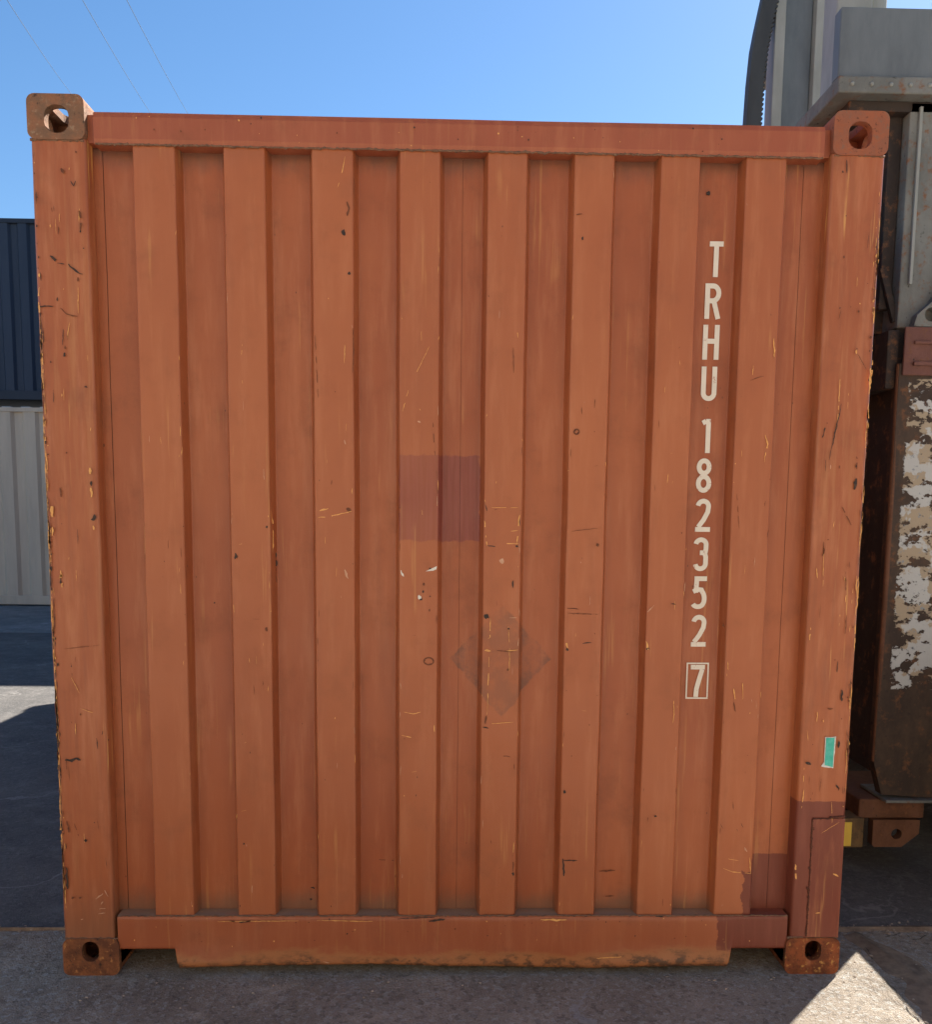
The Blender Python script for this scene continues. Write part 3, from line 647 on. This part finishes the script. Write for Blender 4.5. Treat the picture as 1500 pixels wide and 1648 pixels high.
# white and pale chips
scratch([(645, 918), (649, 928)], 3.2 * u, 'white'); scratch([(684, 918), (694, 914)], 3.4 * u, 'dark')
p = [onwall(*q) for q in ((685, 919.5), (703, 911), (702.5, 916), (697, 918.5))]; BM['white'].faces.new([BM['white'].verts.new(q + Vector((0, -.0006, 0))) for q in p])
chip(675, 961, 3 * u, 'white'); chip(677.5, 964, 2.4 * u, 'dark'); scratch([(554, 708), (558, 722)], 2.5 * u, 'pale'); scratch([(554, 917), (560, 931)], 3.2 * u, 'pale'); scratch([(424, 755), (425, 772)], 1.4 * u, 'pale'); scratch([(672, 678), (677, 680)], 2 * u, 'pale')
chip(808, 903, 4 * u, 'pale'); scratch([(1199, 1364), (1203, 1371)], 2.2 * u, 'pale'); scratch([(1336, 748), (1336, 755)], 1.6 * u, 'pale')
for x, y, r in ((560, 821, 5), (380, 895, 3), (421, 911, 2.2), (429, 848, 1.5), (681, 952, 1.6), (682, 940, 2), (692, 960, 1.5), (691, 982, 1.6), (818, 1078, 2), (819, 1012, 1.6), (783, 992, 4), (962, 877, 2.5), (913, 1045, 2.6), (909, 1274, 2), (1055, 1313, 2), (1043, 1044, 2.5), (1168, 1007, 2),
                (345, 970, 1.3), (429, 1013, 2), (552, 375, 3), (562, 440, 2.4), (1140, 312, 3), (938, 384, 1.6), (117, 1444, 2), (129, 1444, 2), (138, 1352, 2.4), (104, 571, 2), (158, 715, 1.6), (392, 1358, 1.6), (637, 1410, 1.6), (826, 1406, 2), (105, 560, 1.4), (500, 1447, 2)):
    chip(x, y, r * u, random.choice(('dark', 'rust')), random.uniform(.8, 1.6))
random.seed(21)
for a, b in RIBS:                                   # small marks scattered on the rib faces and along their edges
    for i in range(34):
        x = random.choice((a + abs(random.gauss(0, .004)), b - abs(random.gauss(0, .004)), random.uniform(a, b), random.uniform(a, b))); z = min(2.4, max(.22, random.gauss(1.15, .55)))
        p = Vector((x, YR + dentf(x, z) - .0014, z)); t = random.random(); el = random.uniform(.004, .030)
        if t < .62: scratch([p, p + Vector((random.gauss(0, .0015), 0, el))], random.uniform(.0007, .0020), random.choice(('ochre', 'ochre', 'rust', 'pale')), True)
        elif t < .78: scratch([p, p + Vector((el * random.choice((-1, 1)) * .8, 0, random.gauss(0, .002)))], random.uniform(.0006, .0014), random.choice(('ochre', 'rust')), True) if a + .03 < x < b - .03 else None
        else: chip(0, 0, random.uniform(.0006, .0018), random.choice(('rust', 'rust', 'rust', 'ochre')), random.uniform(.6, 2.2), 0, p)
for sx in (-1, 1):
    for i in range(120):
        e = random.random(); x = 1.207 - abs(random.gauss(0, .004)) if e < .55 else random.uniform(1.07, 1.2); z = random.uniform(.15, 2.44)
        p = Vector((sx * x, -.0045, z)); el = random.uniform(.004, .05)
        if z < .52 and sx > 0: continue
        if random.random() < .6: scratch([p, p + Vector((random.gauss(0, .002), 0, el))], random.uniform(.0008, .0026), random.choice(('ochre', 'ochre', 'rust', 'dark')), True)
        else: chip(0, 0, random.uniform(.001, .003), random.choice(('rust', 'dark', 'ochre')), random.uniform(.6, 2.5), 0, p)
for i in range(170):                                # long rubs down the outer edge of the left post, fewer on the right
    sx = -1 if i < 120 else 1; z = random.uniform(.2, 2.0) if sx < 0 else random.uniform(.6, 2.3); x = sx * (1.2095 - abs(random.gauss(0, .0025))); el = random.uniform(.01, .10)
    p = Vector((x, -.0046, z)); scratch([p, p + Vector((random.gauss(0, .001), 0, el * .5)), p + Vector((random.gauss(0, .001), 0, el))], random.uniform(.001, .0042), random.choice(('ochre', 'ochre', 'ochre', 'rust', 'dark')), True)
for i in range(90):                                 # rail marks
    x = random.uniform(-1.0, 1.0); z = random.choice((random.uniform(.09, .18), random.uniform(.16, .188), random.uniform(2.47, 2.54)))
    p = Vector((x, -.0035, z)); chip(0, 0, random.uniform(.0008, .0026), random.choice(('rust', 'dark', 'ochre')), random.uniform(.5, 1.5), 0, p)
# ring stains of old labels on the fourth rib
def ring(px, py, rx, rz, w_):
    c = onwall(px, py); k = 26; bm = BM['rust']; pv = None; first = None
    for i in range(k + 1):
        t = 2 * math.pi * i / k; ww = w_ * (1 + .8 * mn.noise(Vector((math.cos(t) * 2, math.sin(t) * 2, px))))
        q = (bm.verts.new(c + Vector((rx * math.cos(t), 0, rz * math.sin(t)))), bm.verts.new(c + Vector(((rx - ww) * math.cos(t), 0, (rz - ww) * math.sin(t)))))
        if pv: bm.faces.new((pv[0], pv[1], q[1], q[0]))
        pv = q
ring(690, 1064, 9 * u, 7 * u, 2.4 * u); ring(690, 997, 6 * u, 4 * u, 1.6 * u); ring(928, 695, 5 * u, 5 * u, 2.4 * u)
mk = {'ochre': flat('ochre primer showing', (.78, .40, .12), (.60, .26, .08), .7, 90., (1, 1, 1)), 'rust': flat('rust showing', (.13, .042, .02), (.20, .072, .03), .85, 90., (1, 1, 1)), 'dark': flat('bare dark steel', (.035, .024, .018), (.075, .04, .026), .7, 90., (1, 1, 1)),
      'white': flat('white chip', (.72, .66, .55), (.6, .55, .45), .6), 'pale': flat('pale scuff', (.58, .33, .20), (.46, .22, .12), .7, 90., (1, 1, 1))}
for k, nm in (('ochre', 'primer_scratches'), ('rust', 'rust_marks'), ('dark', 'bare_metal_chips'), ('white', 'white_chips'), ('pale', 'pale_scuffs')):
    bmesh.ops.recalc_face_normals(BM[k], faces=BM[k].faces[:])
    for f in BM[k].faces:
        if f.normal.y > 0: f.normal_flip()
    obj(nm, BM[k], mk[k], cont, kind='stuff')

# ================================================================== BACKGROUND CONTAINERS
def yard_box(name, label, cat, x0, x1, y0, z0, h, mat, mat_s, pitch=.37, group=None, depth=2.44, roofrib=None):
    t = thing(name, label, cat, ((x0 + x1) / 2, y0 + depth / 2, z0), group)
    off = Vector(t.location)
    def add(nm, bm, m, **k):
        bmesh.ops.translate(bm, verts=bm.verts[:], vec=-off); return obj(nm, bm, m, t, **k)
    for yf, sg in ((y0 + .01, 1), (y0 + depth - .01, -1)):
        pr = []; x = x0 + .17
        while x < x1 - .2: pr += [(x, 0), (x + pitch * .44, 0), (x + pitch * .56, .045), (x + pitch * .88, .045)]; x += pitch
        pr.append((x1 - .17, 0)); bm = bmesh.new()
        A = [bm.verts.new((a, yf + sg * d, z0 + .15)) for a, d in pr]; B = [bm.verts.new((a, yf + sg * d, z0 + h - .08)) for a, d in pr]
        for i in range(len(pr) - 1): bm.faces.new((A[i], A[i + 1], B[i + 1], B[i]))
        add('side_wall', bm, mat); 
        ya, yb = (y0, y0 + .06) if sg > 0 else (y0 + depth - .06, y0 + depth)
        add('bottom_rail', bx(x0 + .16, x1 - .16, ya - .004, yb, z0 + .02, z0 + .155, bev=.005), mat_s); add('top_rail', bx(x0 + .16, x1 - .16, ya - .004, yb, z0 + h - .085, z0 + h - .02, bev=.005), mat_s)
        for xa in (x0, x1 - .16):
            add('corner_post', bx(xa, xa + .16, ya, ya + .14 if sg > 0 else yb, z0 + .118, z0 + h - .118, bev=.006), mat_s)
            for zz in (z0, z0 + h - .118): add('corner_casting', bx(xa - .003, xa + .175, ya - .006, ya + .15 if sg > 0 else yb + .004, zz, zz + .118, bev=.01), mat_s)
    for xa in (x0 + .02, x1 - .05): add('end_wall', bx(xa, xa + .03, y0 + .1, y0 + depth - .1, z0 + .1, z0 + h - .1), mat)
    add('roof', bx(x0 + .05, x1 - .05, y0 + .05, y0 + depth - .05, z0 + h - .05, z0 + h - .03), mat); add('floor', bx(x0 + .05, x1 - .05, y0 + .05, y0 + depth - .05, z0 + .12, z0 + .15), mat)
    if roofrib:
        bm = bmesh.new(); x = x0 + .25
        while x < x1 - .3: box(bm, x, x + .14, y0 + .07, y0 + depth - .07, z0 + h - .03, z0 + h - .001, bev=.008); x += .29
        add('roof_ribs', bm, roofrib, kind='stuff')
    return t
def weather(name, c, c2, dirt, rough=.6):
    s = N(name, rough=rough, spec=.3); a = s.noise((1, 1, .12), 4, 6, .65); b = s.noise((1, 1, .25), 1.5, 6, .65, (4, 2, 1))
    col = s.mix(s.ramp(a, .35, .7), c, c2); col = s.mix(s.ma('MULTIPLY', s.ramp(b, .52, .75), .6), col, dirt); s.bump(b, .02, .3); return s.end(col)
m_cream = weather('grey cream paint', (.54, .45, .35), (.45, .375, .30), (.28, .23, .17)); m_cream_lit = flat('sunlit white roof', (.66, .65, .62))  # roof ribs whiter than the walls, sunlight put into their colour
m_navy = weather('navy paint', (.020, .034, .062), (.027, .042, .072), (.018, .026, .042)); m_navy_s = weather('navy frame', (.016, .026, .046), (.02, .03, .05), (.012, .018, .03))
CY0 = 11.35
yard_box('shipping_container', 'grey-cream corrugated container on the ground at the far left, under the navy one', 'shipping container', -14.0, -1.8, CY0, 0, 3.03, m_cream, m_cream, roofrib=m_cream_lit)
yard_box('shipping_container', 'dark navy container stacked on the cream one at far left', 'shipping container', -13.9, -1.7, CY0 + .12, 3.12, 2.68, m_navy, m_navy_s, .28)
# unseen boxes added behind the orange container to keep the lane in shade
m_grey = weather('grey paint', (.20, .21, .22), (.16, .17, .18), (.1, .1, .1))
yard_box('shipping_container', 'unseen grey container added behind the orange one to shade the lane, lower of two', 'shipping container', -3.2, 3.0, 8.95, 0, 2.59, m_grey, m_grey, .28)
yard_box('shipping_container', 'unseen navy container added on top of the hidden grey one to shade the lane', 'shipping container', -3.2, 3.0, 8.95, 2.60, 2.59, m_navy, m_navy_s, .28)

# unseen row added behind the camera to bounce sunlight onto wall and ground
yard_box('shipping_container', 'unseen pale beige container added behind the camera to bounce light, left one of the lower pair', 'shipping container', -12.3, -.1, -9.6, 0, 2.59, m_cream, m_cream, .28)
yard_box('shipping_container', 'unseen pale beige container added behind the camera to bounce light, right one of the lower pair', 'shipping container', .1, 12.3, -9.6, 0, 2.59, m_cream, m_cream, .28)
yard_box('shipping_container', 'unseen pale beige container added behind the camera to bounce light, left one of the upper pair', 'shipping container', -12.3, -.1, -9.6, 2.60, 2.59, m_cream, m_cream, .28)
yard_box('shipping_container', 'unseen pale beige container added behind the camera to bounce light, right one of the upper pair', 'shipping container', .1, 12.3, -9.6, 2.60, 2.59, m_cream, m_cream, .28)

# ================================================================== LIFTING MACHINE AT THE RIGHT
mach = thing('container_lifter', 'rusty lifting machine with mast and flaking white-painted steel carriage, beside the orange container', 'forklift', (1.9, 1.4, 0))
mo = Vector(mach.location)
def madd(nm, bm, m, **k):
    bmesh.ops.translate(bm, verts=bm.verts[:], vec=-mo); return obj(nm, bm, m, mach, **k)
MY = .80
def chips(s, col):                                  # layers of white and cream paint flaking off brown steel
    X, Y, Z = s.xyz()
    n1 = s.noise((1, 1, 1.8), 11, 8, .6, (1, 1, 7)); n2 = s.noise((1, 1, 1.3), 34, 7, .72, (5, 2, 2)); n3 = s.noise(scale=9, detail=5, rough=.6, off=(7, 7, 7))
    wx = s.ma('ADD', X, s.ma('MULTIPLY', s.ma('SUBTRACT', n2, .5), .05)); wz = s.ma('ADD', Z, s.ma('MULTIPLY', s.ma('SUBTRACT', n1, .5), .04))
    reg = s.ma('MULTIPLY', s.ramp(wx, 1.731 - mo.x, 1.736 - mo.x), s.ma('MULTIPLY', s.ramp(wz, .765, .770), s.ramp(wz, 1.975, 1.970)))
    m = s.ma('MULTIPLY', reg, s.ramp(s.ma('ADD', s.ma('MULTIPLY', n1, .7), s.ma('MULTIPLY', n2, .3)), .53, .515))
    pc = s.mix(s.ramp(n3, .50, .53), (.50, .50, .47), (.40, .32, .22)); pc = s.mix(s.ramp(n2, .58, .64), pc, (.27, .29, .30))
    s.bump(m, .002, .8)
    return s.mix(m, col, pc)
m_steel = rusty('brown stained steel', (.050, .034, .025), (.085, .055, .036), 5, chips=chips)
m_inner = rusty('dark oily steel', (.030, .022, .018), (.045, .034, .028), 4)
m_red = rusty('old red steel', (.19, .085, .065), (.15, .065, .05), 9)
m_rb = rusty('rusty brown beam', (.125, .052, .026), (.17, .075, .040), 12)
m_gg = rusty('grey green steel', (.20, .205, .185), (.145, .15, .135), 6)
m_dk = flat('grey machine paint', (.15, .17, .175), (.11, .125, .13), .5)
m_lg = flat('light grey channel', (.30, .31, .28), (.24, .25, .22), .5)
m_yel = flat('yellow marker', (.90, .60, .09), (.75, .48, .07), .5)
# carriage plate: front with a chamfered lower left corner, its dark side running back
pts = [(1.692, .46), (1.728, .335), (1.94, .322), (1.94, 2.03), (1.692, 2.03)]
madd('carriage_plate', prism(pts, MY, MY + .05), m_steel)
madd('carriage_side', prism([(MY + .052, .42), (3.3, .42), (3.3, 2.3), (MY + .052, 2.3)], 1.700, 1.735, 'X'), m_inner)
bm = bmesh.new(); tube(bm, [(1.697, MY + .012, .47), (1.697, MY + .008, 1.2), (1.697, MY + .012, 2.03)], .011, 10); madd('edge_bar', bm, m_rb)
madd('collar_plate', bx(1.700, 1.94, MY - .012, MY - .001, 1.985, 2.165, bev=.004), m_red)
madd('collar_rib', bx(1.735, 1.94, MY - .024, MY - .0125, 2.02, 2.035, bev=.003), m_red); madd('collar_rib', bx(1.735, 1.94, MY - .022, MY - .0125, 2.10, 2.112, bev=.003), m_red)
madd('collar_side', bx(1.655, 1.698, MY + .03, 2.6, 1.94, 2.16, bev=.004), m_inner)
# edge flange along the bottom
madd('bottom_flange', bx(1.735, 1.94, MY - .03, MY + .20, .308, .320, bev=.003), m_gg)
madd('lower_beam', bx(1.655, 1.925, MY + .03, 1.25, .226, .306, bev=.006), m_rb)
lug = tomesh(prism([(1.713, .118), (1.722, .108), (1.835, .108), (1.905, .165), (1.905, .222), (1.713, .222)], MY + .02, MY + .06))
hole = tomesh(prism([(1.812 + .022 * math.cos(2 * math.pi * i / 20), .163 + .022 * math.sin(2 * math.pi * i / 20)) for i in range(20)], MY - .1, MY + .2))
me = boolean(lug, [hole]); me.transform(Matrix.Translation(-mo)); link('lug', me, m_rb, mach)
madd('lug_stay', bx(1.690, 1.709, MY + .05, MY + .25, .10, .226, bev=.003), m_inner)
madd('lower_bracket', bx(1.540, 1.672, MY + .01, MY + .12, .108, .232, bev=.006), rusty('ochre stained bracket', (.12, .075, .035), (.20, .12, .05), 18))
madd('marker_plate', bx(1.560, 1.618, MY + .001, MY + .009, .118, .218, bev=.002), m_yel)
# column above, gusset with eye
madd('column', bx(1.692, 1.94, MY + .04, MY + .30, 2.17, 2.99, bev=.005), m_gg)
madd('column_flange', bx(1.640, 1.690, MY + .09, MY + .13, 2.25, 3.02, bev=.004), m_inner); madd('column_web', bx(1.56, 1.70, MY + .16, 2.4, 2.17, 3.02), m_inner)
madd('column_strip', bx(1.722, 1.734, MY + .026, MY + .0385, 2.33, 2.97, bev=.002), m_lg)
g = tomesh(prism([(1.735, 2.168), (1.94, 2.168), (1.94, 2.46), (1.86, 2.34), (1.80, 2.26), (1.745, 2.21)], MY - .005, MY + .035))
hole = tomesh(prism([(1.800 + .026 * math.cos(2 * math.pi * i / 20), 2.212 + .026 * math.sin(2 * math.pi * i / 20)) for i in range(20)], MY - .1, MY + .2))
me = boolean(g, [hole]); me.transform(Matrix.Translation(-mo)); link('gusset', me, m_gg, mach)
bm = bmesh.new(); d0, d1 = Vector((1.640, MY + .085, 2.40)), Vector((1.695, MY + .07, 2.20)); tube(bm, [d0, d1], .016, 4); madd('brace', bm, m_inner)
# box girder on top: front face, underside ledge, receding lower edge
madd('top_girder', bx(1.394, 1.94, MY, MY + .06, 3.055, 3.296, bev=.004), m_dk)
madd('girder_ledge', bx(1.390, 1.94, MY - .02, 2.1, 2.992, 3.052, bev=.006), m_gg)
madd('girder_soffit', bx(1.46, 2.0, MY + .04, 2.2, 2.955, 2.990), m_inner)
madd('girder_cap', bx(1.46, 1.60, MY + .2, MY + .34, 3.10, 3.62, bev=.01), m_lg)
for i in range(7):
    bm = bmesh.new(); bmesh.ops.create_uvsphere(bm, u_segments=8, v_segments=5, radius=.008, matrix=Matrix.Translation((1.44 + i * .072, MY - .021, 3.022)))
    madd('bolt', bm, m_lg)
# mast
Ym = 2.5
for (xa, xb, ya, yb, zt, m_) in ((1.735, 1.790, 0, .12, 5.4, m_lg), (1.792, 1.955, .05, .16, 5.4, m_dk), (1.957, 2.015, 0, .12, 5.4, m_lg), (2.017, 2.16, .05, .16, 5.4, m_dk), (2.162, 2.22, 0, .12, 5.4, m_lg)):
    madd('mast_channel', bx(xa, xb, Ym + ya, Ym + yb, .35, zt, bev=.004), m_)
for z in (2.3, 3.9, 5.3): madd('mast_crossbar', bx(1.74, 2.7, Ym + .18, Ym + .30, z, z + .18, bev=.006), m_dk)
madd('lift_cylinder', tube(bmesh.new(), [(2.33, Ym + .1, .4), (2.33, Ym + .1, 5.0)], .05, 16), m_lg)
# energy chain looping beside the mast
bm = bmesh.new(); ctrl = [(1.700, 5.1), (1.712, 4.6), (1.700, 4.25), (1.668, 4.08), (1.652, 3.98), (1.640, 3.8), (1.634, 3.6), (1.630, 3.2), (1.640, 2.6), (1.66, 1.9)]
P = []
for (xa, za), (xb, zb) in zip(ctrl, ctrl[1:]):
    n = max(1, round(math.hypot(xb - xa, zb - za) / .026)); P += [(xa + (xb - xa) * k / n, za + (zb - za) * k / n) for k in range(n)]
out, inn = [], []
for i, (x, z) in enumerate(P):
    out.append((x - .040, z)); a = .038
    inn += [(x + a, z), (x + a + .011, z - .004), (x + a + .011, z - .013), (x + a, z - .017)]
prism(out[::-1] + inn, Ym - .01, Ym + .055, bm=bm)
madd('cable_chain', bm, flat('dark rubber chain', (.05, .055, .055), None, .6), kind='stuff')
# chassis is unseen, added and shaped to shade the ground at the right
madd('shade_chassis', bx(2.06, 4.3, .05, 4.6, .28, 1.0, bev=.03), m_dk); madd('counterweight', bx(2.9, 4.6, 1.6, 4.2, 1.01, 1.7, bev=.08), m_yel)
m_ty = flat('tyre rubber', (.03, .03, .03), None, .85)
for wx, wy in ((2.6, 4.0), (3.7, 4.0), (2.6, 1.5), (3.7, 1.5)):
    madd('wheel', tube(bmesh.new(), [(wx - .15, wy, .40), (wx - .14, wy, .40), (wx + .14, wy, .40), (wx + .15, wy, .40)], .40, 28), m_ty)

# ================================================================== OVERHEAD WIRES
m_wire = flat('grey wire', (.07, .10, .14), None, .6)
for i, (a, b, lb) in enumerate((((25, 0), (107, 127), 'thin overhead wire, leftmost of three crossing the sky at upper left'), ((145, 0), (240, 165), 'thin overhead wire, middle one of three crossing the sky at upper left'), ((215, 0), (300, 165), 'thin overhead wire, rightmost of three crossing the sky at upper left'))):
    A = at(*a, 12.); B = at(*b, 22.); d = B - A
    pts = [A + d * t - Vector((0, 0, .25 * math.sin(math.pi * (t + 1) / 3.2))) for t in [(-1 + 3.2 * k / 24) for k in range(25)]]
    bm = bmesh.new(); o0 = pts[0].copy(); tube(bm, [p - o0 for p in pts], .0045, 6); o = obj('overhead_wire', bm, m_wire); o.location = o0
    o['label'] = lb; o['category'] = 'wire'; o['group'] = 'overhead wires'


# grit and small stones gathered at the joint and along the container's foot
random.seed(5); bm = bmesh.new()
for i in range(420):
    if i < 160: x, y = random.uniform(1.22, 1.75), random.gauss(.30, .03)
    elif i < 220: x, y = random.uniform(-1.7, -1.25), random.gauss(.31, .015)
    elif i < 330: x, y = random.uniform(-1.5, 1.5), -abs(random.gauss(0, .12)) - .01
    else: x, y = random.uniform(1.3, 1.6), random.uniform(-.4, .3)
    q = random.uniform(.0012, .0042) * random.choice((.6, 1, 1.3)); rr_ = bmesh.ops.create_icosphere(bm, subdivisions=1, radius=q, matrix=Matrix.Translation((x, y, q * .4)) @ Matrix.Rotation(random.uniform(0, 6), 4, 'Z') @ Matrix.Diagonal((random.uniform(.8, 1.7), 1, .6, 1)))
obj('grit', bm, flat('grit stones', (.42, .34, .26), (.22, .17, .13), .9, 60., (1, 1, 1)), kind='stuff')

# cracks: pale dusty ones across the near slab, a dark one beside the lit corner
def crack(name, px, w_, mat):
    P = [gr(*p) for p in px]; Q = []
    for a, b in zip(P, P[1:]):
        n = max(2, int((b - a).length / .012)); Q += [a.lerp(b, k / n) for k in range(n)]
    bm = bmesh.new(); prev = None; sd_ = random.random() * 90
    for i, p in enumerate(Q):
        d = (Q[min(len(Q) - 1, i + 1)] - Q[max(0, i - 1)]).normalized(); nr = Vector((-d.y, d.x, 0))
        c = p + nr * .016 * mn.noise(Vector((i * .22, sd_, 1))); ww = w_ * max(.1, .6 + 1.1 * mn.noise(Vector((i * .5, sd_, 6))))
        q = (bm.verts.new((c.x + nr.x * ww, c.y + nr.y * ww, .0025)), bm.verts.new((c.x - nr.x * ww, c.y - nr.y * ww, .0025)))
        if prev and mn.noise(Vector((i * .16, sd_, 3))) > -.3: bm.faces.new((prev[0], prev[1], q[1], q[0]))
        prev = q
    bmesh.ops.recalc_face_normals(bm, faces=bm.faces[:]); obj(name, bm, mat, kind='structure')
m_pale = flat('dust filled crack', (.52, .46, .38), (.40, .35, .29), .95, 60., (1, 1, 1)); m_dkc = flat('open crack', (.05, .04, .03), None, .95)
crack('pavement_crack', [(535, 1600), (600, 1592), (650, 1588), (700, 1572), (780, 1571), (815, 1573), (838, 1556)], .0022, m_pale)
crack('pavement_crack', [(350, 1642), (420, 1632), (500, 1624), (560, 1600)], .0016, m_pale); crack('pavement_crack', [(640, 1584), (720, 1580), (760, 1574)], .0014, m_pale)
crack('pavement_crack', [(1372, 1507), (1396, 1530), (1412, 1560), (1450, 1610), (1480, 1648)], .0022, m_dkc); crack('pavement_crack', [(1425, 1508), (1452, 1502), (1470, 1512), (1500, 1506)], .0016, m_dkc)
